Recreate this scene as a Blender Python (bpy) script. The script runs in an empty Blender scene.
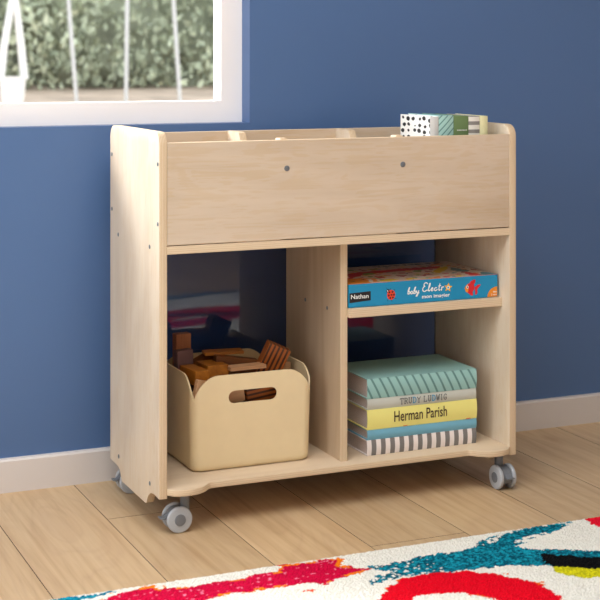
import bpy, bmesh, math, random
import numpy as np
from mathutils import Vector, Matrix, Euler
C = bpy.context.scene.collection
PI = math.pi
rnd = random.Random(7)

# ------------------------------------------------------------------ materials
def lin(c):
    return tuple(((v/255)/12.92 if v/255 <= .04045 else ((v/255+.055)/1.055)**2.4) for v in c) + (1,)
class NT:
    def __init__(s, name):
        s.m = bpy.data.materials.new(name); s.m.use_nodes = True
        s.t = s.m.node_tree; s.n = s.t.nodes; s.l = s.t.links
        s.b = s.n['Principled BSDF']; s.out = s.n['Material Output']
    def add(s, typ, **kw):
        n = s.n.new(typ)
        for k, v in kw.items():
            if k.startswith('i_'): n.inputs[k[2:].replace('_', ' ')].default_value = v
            else: setattr(n, k, v)
        return n
    def link(s, a, b): s.l.new(a, b)
    def coords(s, scale=(1,1,1), rot=(0,0,0), loc=(0,0,0)):
        tc = s.add('ShaderNodeTexCoord'); mp = s.add('ShaderNodeMapping')
        mp.inputs['Scale'].default_value = scale; mp.inputs['Rotation'].default_value = rot; mp.inputs['Location'].default_value = loc
        s.link(tc.outputs['Object'], mp.inputs['Vector']); return mp.outputs[0]
    def ramp(s, fac, stops, interp='LINEAR'):
        r = s.add('ShaderNodeValToRGB'); e = r.color_ramp.elements; r.color_ramp.interpolation = interp
        while len(e) < len(stops): e.new(.5)
        for i, (p, c) in enumerate(stops): e[i].position = p; e[i].color = c
        s.link(fac, r.inputs[0]); return r.outputs[0]
    def bump(s, fac, strength=.1, dist=.001):
        b = s.add('ShaderNodeBump'); b.inputs['Strength'].default_value = strength; b.inputs['Distance'].default_value = dist
        s.link(fac, b.inputs['Height']); s.link(b.outputs[0], s.b.inputs['Normal'])
    def rough(s, v, spec=.5):
        s.b.inputs['Roughness'].default_value = v; s.b.inputs['Specular IOR Level'].default_value = spec
def plain(name, rgb, rough=.5, var=.06, scale=30, bump=.05, spec=.5, metal=0):
    t = NT(name); v = t.coords()
    nz = t.add('ShaderNodeTexNoise', i_Scale=scale, i_Detail=3.0); t.link(v, nz.inputs['Vector'])
    c = lin(rgb); lo = tuple(x*(1-var) for x in c[:3])+(1,); hi = tuple(min(1, x*(1+var)) for x in c[:3])+(1,)
    t.link(t.ramp(nz.outputs[0], [(.3, lo), (.7, hi)]), t.b.inputs['Base Color'])
    if bump: t.bump(nz.outputs[0], bump)
    t.rough(rough, spec); t.b.inputs['Metallic'].default_value = metal
    return t.m
def wood(name, a, b, axis='Z', rough=.45, sc=1.0, seed=0, cath=.5, spec=.4, fleck=None):
    """straight grained wood: noise stretched along the grain axis plus a distorted wave"""
    t = NT(name); st = {'X': (1.2, 22, 22), 'Y': (22, 1.2, 22), 'Z': (22, 22, 1.2)}[axis]
    v = t.coords(tuple(s*sc for s in st), loc=(seed, seed*1.7, seed*.6))
    n1 = t.add('ShaderNodeTexNoise', i_Scale=1.0, i_Detail=6.0, i_Roughness=.62, i_Distortion=.6); t.link(v, n1.inputs['Vector'])
    st2 = {'X': (1.5, 6, 6), 'Y': (6, 1.5, 6), 'Z': (6, 6, 1.5)}[axis]
    v2 = t.coords(tuple(s*sc for s in st2), loc=(seed*2.1, 3, seed))
    n2 = t.add('ShaderNodeTexNoise', i_Scale=1.0, i_Detail=2.0, i_Distortion=1.4); t.link(v2, n2.inputs['Vector'])
    mx = t.add('ShaderNodeMix', data_type='FLOAT'); mx.inputs[0].default_value = cath
    t.link(n1.outputs[0], mx.inputs[2]); t.link(n2.outputs[0], mx.inputs[3])
    t.link(t.ramp(mx.outputs[0], [(.34, lin(b)), (.56, lin(a)), (.75, tuple(min(1, x*1.05) for x in lin(a)[:3])+(1,))]), t.b.inputs['Base Color'])
    t.bump(n1.outputs[0], .04); t.rough(rough, spec)
    if fleck:                      # fine darker growth lines and small mottled figure
        st3 = {'X': (3.2, 60, 60), 'Y': (60, 3.2, 60), 'Z': (60, 60, 3.2)}[axis]; v3 = t.coords(st3, loc=(seed, 1, seed*3)); n3 = t.add('ShaderNodeTexNoise', i_Scale=1.0, i_Detail=4.0, i_Distortion=2.2); t.link(v3, n3.inputs['Vector'])
        st4 = {'X': (9, 16, 16), 'Y': (16, 9, 16), 'Z': (16, 16, 9)}[axis]; v4 = t.coords(st4, loc=(seed, 5, 2)); n4 = t.add('ShaderNodeTexNoise', i_Scale=1.0, i_Detail=3.0, i_Distortion=1.0); t.link(v4, n4.inputs['Vector'])
        ad = t.add('ShaderNodeMath', operation='MULTIPLY'); t.link(n3.outputs[0], ad.inputs[0]); t.link(n4.outputs[0], ad.inputs[1])
        ln = t.ramp(ad.outputs[0], [(.17, lin(fleck)), (.22, (1, 1, 1, 1)), (.30, (1, 1, 1, 1)), (.33, lin(fleck))])
        old = t.b.inputs['Base Color'].links[0].from_socket; mm = t.add('ShaderNodeMix', data_type='RGBA', blend_type='MULTIPLY'); mm.inputs[0].default_value = 1
        t.link(old, mm.inputs[6]); t.link(ln, mm.inputs[7]); t.link(mm.outputs[2], t.b.inputs['Base Color'])
    return t.m
def ply_edge(name, axis, light=(216,194,164), dark=(200,172,138), freq=5, th=.016):
    t = NT(name); v = t.coords(); sx = t.add('ShaderNodeSeparateXYZ'); t.link(v, sx.inputs[0])
    m = t.add('ShaderNodeMath', operation='MULTIPLY'); m.inputs[1].default_value = freq/th; t.link(sx.outputs[axis], m.inputs[0])
    f = t.add('ShaderNodeMath', operation='FRACT'); t.link(m.outputs[0], f.inputs[0])
    nz = t.add('ShaderNodeTexNoise', i_Scale=60.0); t.link(v, nz.inputs['Vector'])
    a = t.add('ShaderNodeMath', operation='MULTIPLY_ADD'); a.inputs[1].default_value = .5; t.link(nz.outputs[0], a.inputs[0]); t.link(f.outputs[0], a.inputs[2])
    t.link(t.ramp(a.outputs[0], [(.45, lin(light)), (.62, lin(dark)), (.85, lin(dark)), (.98, lin(light))]), t.b.inputs['Base Color'])
    t.rough(.55, .3); return t.m
def stripes(name, c1, c2, vec, period, duty=.5, rough=.4, only=None):
    """stripes across object space direction vec"""
    t = NT(name); v = t.coords(); d = t.add('ShaderNodeVectorMath', operation='DOT_PRODUCT'); d.inputs[1].default_value = vec
    t.link(v, d.inputs[0]); m = t.add('ShaderNodeMath', operation='DIVIDE'); m.inputs[1].default_value = period; t.link(d.outputs['Value'], m.inputs[0])
    f = t.add('ShaderNodeMath', operation='FRACT'); t.link(m.outputs[0], f.inputs[0])
    e = .03
    fac = t.ramp(f.outputs[0], [(0, lin(c1)), (max(.01, 1-duty-e), lin(c1)), (1-duty, lin(c2)), (.97, lin(c2)), (1, lin(c1))])
    if only:                       # the pattern sits on the spine only
        g = t.add('ShaderNodeSeparateXYZ'); t.link(v, g.inputs[0]); lt = t.add('ShaderNodeMath', operation='LESS_THAN'); lt.inputs[1].default_value = only
        t.link(g.outputs[1], lt.inputs[0]); mx = t.add('ShaderNodeMix', data_type='RGBA'); t.link(lt.outputs[0], mx.inputs[0])
        mx.inputs[6].default_value = lin(c1); t.link(fac, mx.inputs[7]); fac = mx.outputs[2]
    t.link(fac, t.b.inputs['Base Color']); t.rough(rough); return t.m
def painted(name, rough=.5, attr='paint', bump=0):
    t = NT(name); a = t.add('ShaderNodeVertexColor', layer_name=attr); t.link(a.outputs[0], t.b.inputs['Base Color']); t.rough(rough, .3)
    return t.m

M = {}
M['maple_side'] = wood('maple_veneer_side', (228,212,190), (212,192,168), 'Z', seed=1, fleck=(252,249,244), cath=.7)
M['maple_front'] = wood('maple_veneer_front', (207,188,167), (192,170,145), 'X', seed=5, sc=1.0, cath=.5, fleck=(252,248,240))
M['maple_flat'] = wood('maple_veneer_flat', (220,198,170), (204,178,148), 'X', seed=9)
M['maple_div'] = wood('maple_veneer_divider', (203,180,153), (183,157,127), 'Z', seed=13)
M['edge_x'] = ply_edge('plywood_edge_upright', 0)
M['edge_z'] = ply_edge('plywood_edge_level', 2, th=.0155, freq=4, light=(220,198,168), dark=(209,184,152))
M['edge_y'] = ply_edge('plywood_edge_face', 1)
M['screw'] = plain('grey_steel_screw', (120,126,132), .35, metal=.5, scale=80)
M['tote'] = plain('cream_plastic', (228,207,166), .42, var=.015, scale=40, bump=.02, spec=.45)
M['grey_light'] = plain('light_grey_plastic', (176,180,186), .4, var=.02)
M['grey_dark'] = plain('dark_grey_plastic', (112,116,122), .42, var=.03)
M['white'] = plain('white_paint_window', (250,245,243), .4, var=.01, scale=5, bump=0)
M['skirt'] = plain('white_paint_skirting', (214,207,204), .45, var=.012, scale=6, bump=0)
M['paper'] = stripes('paper_pages', (222,208,202), (190,174,168), (0,0,1), .0016, .35, .8)
M['paper_up'] = stripes('paper_pages_upright', (236,232,224), (205,200,192), (1,0,0), .0016, .35, .8)
# ------------------------------------------------------------------ mesh helpers
def mesh_obj(name, bm, mats, parent=None, smooth=False):
    me = bpy.data.meshes.new(name); bm.normal_update(); bm.to_mesh(me); bm.free()
    for m in (mats if isinstance(mats, (list, tuple)) else [mats]): me.materials.append(m)
    if smooth:
        me.polygons.foreach_set('use_smooth', [True]*len(me.polygons))
        try: me.set_sharp_from_angle(angle=math.radians(38))
        except Exception: pass
    o = bpy.data.objects.new(name, me); C.objects.link(o)
    if parent is not None: o.parent = parent
    return o
def shift_origin(o, loc):
    """put the object's origin at loc (in its parent's space) without moving its mesh"""
    loc = Vector(loc); o.data.transform(Matrix.Translation(-loc)); o.location = loc; return o
def tag(o, label=None, cat=None, group=None, kind=None):
    if label: o['label'] = label
    if cat: o['category'] = cat
    if group: o['group'] = group
    if kind: o['kind'] = kind
    return o
def thing(name, label, cat, loc=(0,0,0), rot=(0,0,0), group=None):
    o = bpy.data.objects.new(name, None); C.objects.link(o); o.location = loc; o.rotation_euler = rot; o.empty_display_size = .05
    return tag(o, label, cat, group)
def box(bm, x0, x1, y0, y1, z0, z1, mi=0, bev=0):
    r = bmesh.ops.create_cube(bm, size=1, matrix=Matrix.Translation(((x0+x1)/2, (y0+y1)/2, (z0+z1)/2)) @ Matrix.Diagonal((x1-x0, y1-y0, z1-z0, 1)))
    fs = {f for v in r['verts'] for f in v.link_faces}
    for f in fs: f.material_index = mi
    if bev:
        es = {e for v in r['verts'] for e in v.link_edges}
        bmesh.ops.bevel(bm, geom=list(es), offset=bev, segments=2, affect='EDGES', profile=.6, material=-1)
    return bm
def prism(bm, pts, axis, a0, a1, mi_face=0, mi_edge=1, bev=0):
    """extrude a closed 2-D outline along axis (0:x with pts (y,z); 1:y with (x,z); 2:z with (x,y))"""
    def P(p, a): return {0: (a, p[0], p[1]), 1: (p[0], a, p[1]), 2: (p[0], p[1], a)}[axis]
    A = [bm.verts.new(P(p, a0)) for p in pts]; B = [bm.verts.new(P(p, a1)) for p in pts]
    fa = bm.faces.new(A); fb = bm.faces.new(B[::-1]); fa.material_index = fb.material_index = mi_face; n = len(pts)
    rim = []
    for i in range(n):
        f = bm.faces.new((A[i], B[i], B[(i+1) % n], A[(i+1) % n])); f.material_index = mi_edge; rim.append(f)
    bmesh.ops.recalc_face_normals(bm, faces=bm.faces[:])
    if bev:
        es = list({e for e in fa.edges} | {e for e in fb.edges})
        bmesh.ops.bevel(bm, geom=es, offset=bev, segments=2, affect='EDGES', profile=.5, material=-1)
    return bm
def arc(cx, cy, r, a0, a1, n=8):
    return [(cx+r*math.cos(math.radians(a0+(a1-a0)*i/n)), cy+r*math.sin(math.radians(a0+(a1-a0)*i/n))) for i in range(n+1)]
def cyl(bm, p, axis, r, length, seg=32, mi=0, bev=0, r2=None):
    q = {'X': Matrix.Rotation(PI/2, 4, 'Y'), 'Y': Matrix.Rotation(-PI/2, 4, 'X'), 'Z': Matrix.Identity(4)}[axis]
    res = bmesh.ops.create_cone(bm, cap_ends=True, segments=seg, radius1=r, radius2=r if r2 is None else r2, depth=length, matrix=Matrix.Translation(p) @ q)
    for f in {f for v in res['verts'] for f in v.link_faces}: f.material_index = mi
    if bev:
        es = {e for v in res['verts'] for e in v.link_edges if any(len(f.verts) > 4 for f in e.link_faces)}
        bmesh.ops.bevel(bm, geom=list(es), offset=bev, segments=3, affect='EDGES', profile=.5, material=-1)
    return bm
def tube(bm, pts, r, seg=10, mi=0):
    pts = [Vector(p) for p in pts]; rings = []
    for i, p in enumerate(pts):
        d = (pts[min(i+1, len(pts)-1)]-pts[max(i-1, 0)]).normalized()
        u = d.orthogonal().normalized() if i == 0 else (rings_u - d*rings_u.dot(d)).normalized()
        rings_u = u; w = d.cross(u); rr = r[i] if isinstance(r, (list, tuple)) else r
        rings.append([bm.verts.new(p+rr*(math.cos(2*PI*k/seg)*u+math.sin(2*PI*k/seg)*w)) for k in range(seg)])
    for a, b in zip(rings, rings[1:]):
        for k in range(seg): bm.faces.new((a[k], a[(k+1) % seg], b[(k+1) % seg], b[k])).material_index = mi
    bm.faces.new(rings[0][::-1]); bm.faces.new(rings[-1]); return bm

# ------------------------------------------------------------------ pattern tools (polygons in metres on a surface)
def inside(px, py, poly):
    r = np.zeros(px.shape, bool); n = len(poly)
    for i in range(n):
        x0, y0 = poly[i]; x1, y1 = poly[(i+1) % n]
        if y0 == y1: continue
        c = ((y0 > py) != (y1 > py)) & (px < (x1-x0)*(py-y0)/(y1-y0)+x0); r ^= c
    return r
def edge_dist(px, py, poly):
    d = np.full(px.shape, 9.); n = len(poly)
    for i in range(n):
        x0, y0 = poly[i]; x1, y1 = poly[(i+1) % n]; dx, dy = x1-x0, y1-y0; L = dx*dx+dy*dy+1e-12
        t = np.clip(((px-x0)*dx+(py-y0)*dy)/L, 0, 1); d = np.minimum(d, np.hypot(px-x0-t*dx, py-y0-t*dy))
    return d
def vnoise(x, y, s, seed=0):
    x = x/s; y = y/s; xi = np.floor(x).astype(int); yi = np.floor(y).astype(int); fx = x-xi; fy = y-yi
    fx = fx*fx*(3-2*fx); fy = fy*fy*(3-2*fy)
    def h(a, b):
        v = np.sin(a*127.1+b*311.7+seed*74.7)*43758.5453; return v-np.floor(v)
    return (h(xi, yi)*(1-fx)+h(xi+1, yi)*fx)*(1-fy)+(h(xi, yi+1)*(1-fx)+h(xi+1, yi+1)*fx)*fy
def grid_mesh(name, xs, ys, zfun, colfun, mat, thick=.01):
    """height-field sheet with a vertex colour per point and a skirt of real thickness"""
    X, Y = np.meshgrid(xs, ys); Z = zfun(X, Y); nx, ny = len(xs), len(ys)
    co = np.stack([X.ravel(), Y.ravel(), Z.ravel()], 1); col = colfun(X.ravel(), Y.ravel())
    idx = np.arange(nx*ny).reshape(ny, nx)
    F = np.stack([idx[:-1, :-1].ravel(), idx[:-1, 1:].ravel(), idx[1:, 1:].ravel(), idx[1:, :-1].ravel()], 1).tolist()
    rim = list(idx[0, :])+list(idx[1:, -1])+list(idx[-1, -2::-1])+list(idx[-2:0:-1, 0])
    low = co[rim].copy(); low[:, 2] = (Z.min() if False else np.min(Z))-thick
    base = len(co); co = np.vstack([co, low]); col = np.vstack([col, col[rim]]); n = len(rim)
    for i in range(n): F.append([int(rim[(i+1) % n]), int(rim[i]), base+i, base+(i+1) % n])
    F.append([base+i for i in range(n)][::-1])
    me = bpy.data.meshes.new(name); me.from_pydata(co.tolist(), [], F)
    ca = me.color_attributes.new('paint', 'FLOAT_COLOR', 'POINT'); ca.data.foreach_set('color', np.hstack([col, np.ones((len(col), 1))]).ravel().astype(np.float32))
    me.materials.append(mat); me.update(); o = bpy.data.objects.new(name, me); C.objects.link(o); return o
L3 = lambda c: np.array(lin(c)[:3])

# ------------------------------------------------------------------ the setting
WY = .412                                     # face of the back wall
WX0, WX1, WZ0, WZ1 = -1.35, .3508, .7722, 2.15  # window opening
def wall_mat():
    t = NT('blue_wall_paint'); v = t.coords(); n = t.add('ShaderNodeTexNoise', i_Scale=220.0, i_Detail=2.0); t.link(v, n.inputs['Vector'])
    t.b.inputs['Base Color'].default_value = lin((79,109,155)); t.bump(n.outputs[0], .06, .0006); t.rough(.42, .45); return t.m
M['wall'] = wall_mat(); M['plaster'] = plain('white_plaster', (228,224,218), .9, var=.01, bump=0)
bm = bmesh.new()
box(bm, -2.7, WX0, WY, WY+.14, 0, 2.6); box(bm, WX1, 3.6, WY, WY+.14, 0, 2.6)
box(bm, WX0, WX1, WY, WY+.14, 0, WZ0); box(bm, WX0, WX1, WY, WY+.14, WZ1, 2.6)
tag(mesh_obj('wall_back', bm, M['wall']), kind='structure')
bm = bmesh.new()                               # left wall, out of view, with a big opening added for the side light
box(bm, -2.84, -2.7, -1.0+1.3, WY+.14, 0, 2.6); box(bm, -2.84, -2.7, -4.6, -2.9, 0, 2.6)
box(bm, -2.84, -2.7, -2.9, .3, 0, .5); box(bm, -2.84, -2.7, -2.9, .3, 2.4, 2.6)
tag(mesh_obj('wall_left', bm, M['plaster']), kind='structure')
bm = bmesh.new(); box(bm, 3.6, 3.74, -4.6, WY+.14, 0, 2.6); tag(mesh_obj('wall_right', bm, M['plaster']), kind='structure')
bm = bmesh.new(); box(bm, -2.7, 3.6, -4.74, -4.6, 0, 2.6); tag(mesh_obj('wall_front', bm, M['plaster']), kind='structure')
bm = bmesh.new(); box(bm, -2.7, 3.6, -4.6, WY, 2.6, 2.7); tag(mesh_obj('ceiling', bm, M['plaster']), kind='structure')
# skirting with an eased top edge
bm = bmesh.new(); prism(bm, [(WY, 0), (.400, 0), (.400, .066), (.403, .0702), (WY, .0712)], 0, -2.7, 3.6, 0, 0)
tag(mesh_obj('baseboard_back', bm, M['skirt']), kind='structure')

# floor of wide oak planks laid towards the wall, every plank with its own tone
def floor_mat():
    t = NT('oak_planks'); pa = t.add('ShaderNodeVertexColor', layer_name='plank')
    sp = t.add('ShaderNodeSeparateColor'); t.link(pa.outputs[0], sp.inputs[0])
    tc = t.add('ShaderNodeTexCoord'); off = t.add('ShaderNodeVectorMath', operation='MULTIPLY_ADD'); off.inputs[1].default_value = (9, 23, 5)
    t.link(pa.outputs[0], off.inputs[0]); t.link(tc.outputs['Object'], off.inputs[2])
    def nz(scale, det, dist, ro=.6):
        mp = t.add('ShaderNodeMapping'); mp.inputs['Scale'].default_value = scale; t.link(off.outputs[0], mp.inputs['Vector'])
        n = t.add('ShaderNodeTexNoise', i_Scale=1.0, i_Detail=det, i_Distortion=dist, i_Roughness=ro); t.link(mp.outputs[0], n.inputs['Vector']); return n.outputs[0], mp
    g, _ = nz((55, 2.2, 1), 6, .4); w, _ = nz((7, 1.3, 1), 3, 1.6)
    # cathedral figure: a noise field cut into thin contour lines
    cmul = t.add('ShaderNodeMath', operation='MULTIPLY'); cmul.inputs[1].default_value = 11; t.link(w, cmul.inputs[0])
    fr = t.add('ShaderNodeMath', operation='PINGPONG'); fr.inputs[1].default_value = 1; t.link(cmul.outputs[0], fr.inputs[0])
    a = t.ramp(g, [(.3, lin((210,178,138))), (.52, lin((228,200,162))), (.75, lin((236,212,176)))])
    c = t.ramp(fr.outputs[0], [(0, lin((212,174,130))), (.45, lin((230,204,166))), (1, lin((238,214,178)))])
    mx = t.add('ShaderNodeMix', data_type='RGBA', blend_type='MULTIPLY'); mx.inputs[0].default_value = .34; t.link(a, mx.inputs[6]); t.link(c, mx.inputs[7])
    br = t.add('ShaderNodeMapRange'); br.inputs['To Min'].default_value = .78; br.inputs['To Max'].default_value = .92; t.link(sp.outputs[0], br.inputs[0])
    ml = t.add('ShaderNodeMix', data_type='RGBA', blend_type='MULTIPLY'); ml.inputs[0].default_value = 1; t.link(mx.outputs[2], ml.inputs[6]); t.link(br.outputs[0], ml.inputs[7])
    # a few knots and worm marks
    kv, mp = nz((4, 1.6, 1), 1, 0); vo = t.add('ShaderNodeTexVoronoi', i_Scale=1.0); t.link(mp.outputs[0], vo.inputs['Vector'])
    kn = t.ramp(vo.outputs['Distance'], [(0, (1,1,1,1)), (.035, (.5,.5,.5,1)), (.09, (0,0,0,1))])
    kx = t.add('ShaderNodeMix', data_type='RGBA'); t.link(kn, kx.inputs[0]); t.link(ml.outputs[2], kx.inputs[6]); kx.inputs[7].default_value = lin((176,128,84))
    t.link(kx.outputs[2], t.b.inputs['Base Color']); t.bump(g, .05, .0008); t.rough(.42, .4); return t.m
M['floor'] = floor_mat(); M['gap'] = plain('plank_gap', (52,34,22), .9, bump=0)
P0, PW, G = -.0615, .2045, .0014
bm = bmesh.new(); lay = bm.loops.layers.color.new('plank')
joints = {0: [.145], 2: [-.212], 1: [-.75], -1: [-.62], -2: [-.70], 3: [-1.0], 4: [-.55], 5: [-.8], 6: [-.6]}
for i in range(math.floor((-2.7-P0)/PW), math.ceil((3.6-P0)/PW)):
    a = max(-2.7, P0+i*PW); b = min(3.6, P0+(i+1)*PW)
    js = sorted(joints.get(i, [-4.6+rnd.uniform(3.0, 4.9)]))
    full = []; j = js[0]
    while j > -4.6: full.append(j); j -= 1.3
    j = js[0]+1.3
    while j < WY+.05: full.append(j); j += 1.3
    ys = [-4.6]+sorted(full)+[WY+.05]
    for y0, y1 in zip(ys, ys[1:]):
        if y1-y0 < .01: continue
        n0 = len(bm.faces); gx = G/2; v = [bm.verts.new(p) for p in ((a+gx, y0+gx, 0), (b-gx, y0+gx, 0), (b-gx, y1-gx, 0), (a+gx, y1-gx, 0))]
        w = [bm.verts.new((p.co.x+(-gx*.6 if k in (0, 3) else gx*.6), p.co.y+(-gx*.6 if k < 2 else gx*.6), -.0015)) for k, p in enumerate(v)]
        fs = [bm.faces.new(v)]+[bm.faces.new((v[k], w[k], w[(k+1) % 4], v[(k+1) % 4])) for k in range(4)]
        col = (rnd.random(), rnd.random(), rnd.random(), 1)
        for f in fs[1:]: f.material_index = 1
        for f in fs:
            for l in f.loops: l[lay] = col
box(bm, -2.7, 3.6, -4.6, WY+.14, -.04, -.0015, 1)
bmesh.ops.recalc_face_normals(bm, faces=bm.faces[:])
tag(mesh_obj('floor', bm, [M['floor'], M['gap']]), kind='structure')

# window: painted frame around one pane
wd = bpy.data.objects.new('window_1', None); C.objects.link(wd); wd.location = (0, .46, WZ0); tag(wd, kind='structure')
bm = bmesh.new(); fy0, fy1, fw, sl = 0, .050, .051, 0
for (x0, x1, z0, z1) in ((WX0, WX1, 0, .049), (WX0, WX1, WZ1-WZ0-.05, WZ1-WZ0), (WX0, WX0+fw, .049, WZ1-WZ0-.05), (WX1-fw, WX1, .049, WZ1-WZ0-.05)):
    box(bm, x0, x1, fy0, fy1, z0, z1)
mesh_obj('window_frame', bm, M['white'], wd)
g = NT('window_glass'); mixs = g.add('ShaderNodeMixShader'); tr = g.add('ShaderNodeBsdfTransparent'); gl = g.add('ShaderNodeBsdfGlossy'); gl.inputs['Roughness'].default_value = .02
fr = g.add('ShaderNodeFresnel', i_IOR=1.25); g.link(fr.outputs[0], mixs.inputs[0]); g.link(tr.outputs[0], mixs.inputs[1]); g.link(gl.outputs[0], mixs.inputs[2]); g.link(mixs.outputs[0], g.out.inputs[0])
bm = bmesh.new(); box(bm, WX0+.03, WX1-.03, .028, .032, .03, WZ1-WZ0-.03); mesh_obj('window_pane', bm, g.m, wd)

# ------------------------------------------------------------------ outside the window
def terrain(y): return np.interp(y, [.6, 3, 6.5, 9, 12, 20], [-.1, .1, .38, .42, .545, .7])
bm = bmesh.new(); ysg = np.linspace(.6, 20, 40); xsg = np.linspace(-6, 12, 40); vs = [[bm.verts.new((x, y, terrain(y)+rnd.uniform(-.012, .012))) for x in xsg] for y in ysg]
for j in range(39):
    for i in range(39): bm.faces.new((vs[j][i], vs[j][i+1], vs[j+1][i+1], vs[j+1][i]))
M['soil'] = plain('garden_soil', (196,176,158), .95, var=.25, scale=3, bump=.2)
tag(mesh_obj('garden_ground', bm, M['soil'], smooth=True), kind='structure')
def leaf_mat():
    t = NT('pale_green_leaves'); v = t.coords(); n = t.add('ShaderNodeTexNoise', i_Scale=2.2, i_Detail=3.0); t.link(v, n.inputs['Vector'])
    n2 = t.add('ShaderNodeTexNoise', i_Scale=9.0, i_Detail=1.0); t.link(v, n2.inputs['Vector'])
    mx = t.add('ShaderNodeMix', data_type='FLOAT'); mx.inputs[0].default_value = .5; t.link(n.outputs[0], mx.inputs[2]); t.link(n2.outputs[0], mx.inputs[3])
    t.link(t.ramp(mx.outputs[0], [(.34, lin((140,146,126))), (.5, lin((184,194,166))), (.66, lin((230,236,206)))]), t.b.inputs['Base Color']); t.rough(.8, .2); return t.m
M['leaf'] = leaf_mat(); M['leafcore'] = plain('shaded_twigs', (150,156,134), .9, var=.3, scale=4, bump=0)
bm = bmesh.new(); r2 = random.Random(3)
for k in range(60):                                  # rounded leafy masses
    x = -2+k*.16+r2.uniform(-.15, .15); y = 12.6+r2.uniform(-.4, .6); r = r2.uniform(.5, .85); zc = terrain(y)+r2.choice((.2, .6, 1.1, 1.6, 2.1))
    res = bmesh.ops.create_icosphere(bm, subdivisions=3, radius=r, matrix=Matrix.Translation((x, y+1.1, zc)))
    for v in res['verts']: v.co += Vector((r2.uniform(-1, 1), r2.uniform(-1, 1), r2.uniform(-1, 1)))*.07
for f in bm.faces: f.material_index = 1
for k in range(14000):
    x = r2.uniform(-2, 8); z = r2.uniform(0, 2.6); y = 12.2+r2.uniform(-.25, .6)+.25*math.sin(x*2.1)+.2*math.sin(z*3+x); s = r2.uniform(.03, .075)
    m = Matrix.Translation((x, y, terrain(12)+z+.03)) @ Euler((r2.uniform(0, 6), r2.uniform(0, 6), r2.uniform(0, 6))).to_matrix().to_4x4()
    q = [bm.verts.new(m @ Vector(p)) for p in ((-s, 0, 0), (0, -s*.5, 0), (s, 0, 0), (0, s*.5, s*.2))]; bm.faces.new(q)
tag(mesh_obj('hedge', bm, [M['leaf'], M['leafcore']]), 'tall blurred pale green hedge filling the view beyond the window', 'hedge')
M['swing'] = plain('white_swing_plastic', (244,242,236), .5, var=.02, bump=0); M['pole'] = plain('grey_white_pole', (214,214,210), .5, var=.04, bump=0)
sf = thing('swing_frame', 'tall swing frame with three thin pale grey upright poles outside the window', 'swing frame', (2.6, 9, .42))
bm = bmesh.new(); tube(bm, [(-1.3, 0, 1.98), (.75, 0, 1.98)], .04); mesh_obj('top_beam', bm, M['pole'], sf)
for (xt, xb) in ((2.098, 2.263), (2.692, 2.668), (3.011, 3.146)):
    bm = bmesh.new(); tube(bm, [(xb-2.6, 0, -.01), (xt-2.6, 0, 1.98)], .017); mesh_obj('pole', bm, M['pole'], sf)
bs = thing('bucket_swing', 'white bucket swing hanging on two thick white ropes outside the window', 'swing', (1.73, 9, .48))
bm = bmesh.new()
ring = lambda cx, z, rx, ry: [bm.verts.new((cx+rx*math.cos(2*PI*k/20), ry*math.sin(2*PI*k/20), z)) for k in range(20)]
rs = [ring(0, 0, .07, .06), ring(0, .01, .086, .08), ring(.0, .13, .098, .095), ring(0, .262, .108, .11), ring(0, .262, .094, .096), ring(0, .16, .086, .085), ring(0, .03, .07, .06)]
for a, b in zip(rs, rs[1:]):
    for k in range(20): bm.faces.new((a[k], a[(k+1) % 20], b[(k+1) % 20], b[k]))
bm.faces.new(rs[0][::-1]); bm.faces.new(rs[-1]); mesh_obj('seat', bm, M['swing'], bs, True)
for s, x in ((-1, -.095), (1, .095)):
    bm = bmesh.new(); tube(bm, [(x, 0, .24), (x*.72, 0, .5), (.01+s*.015, 0, .86), (.01, 0, 1.05), (.01, 0, 1.86)], [.034, .032, .028, .02, .016]); mesh_obj('rope', bm, M['swing'], bs, True)

# ------------------------------------------------------------------ the mobile book cart
W, D, TH = .80, .333, .016
ZT, ZF1, ZF0, ZS0 = .778, .7571, .5583, .5417
ZB = .090
cart = thing('book_cart', 'birch plywood mobile book cart with open shelves on grey castors against the blue wall', 'book cart')
def side(x0, nm='side_panel'):
    r = .026
    pts = [(0, .0718), (.020, .0718), (.025, .0724), (.032, .0728), (.040, .0724), (.048, .0708), (.055, .0690), (.062, .0655), (.069, .0610), (.075, .0545), (.079, .0475), (.083, .0430), (.088, .041)]
    back = [(D-.088, .041), (D-.083, .043), (D-.079, .0475), (D-.075, .0545), (D-.069, .0605), (D-.062, .0640), (D-.055, .0655), (D-.030, .0665), (D, .0670)]
    pts = pts+back+arc(D-r, ZT-r, r, 0, 90, 8)+arc(r, ZT-r, r, 90, 180, 8)
    bm = bmesh.new(); prism(bm, pts, 0, x0, x0+TH, 0, 1, bev=.0009)
    o = mesh_obj(nm, bm, [M['maple_side'], M['edge_x']], cart, True); return shift_origin(o, (x0, 0, 0))
side(0); side(W-TH)
def panel(nm, x0, x1, y0, y1, z0, z1, mat, thin, par=None, bev=.0007):
    """a board: faces in veneer, rim in plywood edge; thin = axis of its thickness"""
    bm = bmesh.new(); box(bm, x0, x1, y0, y1, z0, z1, 1)
    bm.normal_update()
    for f in bm.faces: f.material_index = 0 if abs(f.normal[thin]) > .5 else 1
    bmesh.ops.bevel(bm, geom=bm.edges[:], offset=bev, segments=1, affect='EDGES', material=-1)
    o = mesh_obj(nm, bm, [M[mat], M[('edge_x', 'edge_y', 'edge_z')[thin]]], par or cart); return shift_origin(o, (x0, y0, z0))
panel('front_panel', TH+.0004, W-TH-.0004, .0005, .0165, ZF0+.0012, ZF1, 'maple_front', 1)
panel('top_shelf', TH, W-TH, 0, .317, ZS0, ZF0-.0012, 'maple_flat', 2)
panel('back_panel', TH, W-TH, .313, .325, ZF0-.0012, .760, 'maple_front', 1)
DX = .4037
panel('divider', DX, DX+TH, .040, .3250, ZB, ZS0, 'maple_div', 0)
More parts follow.
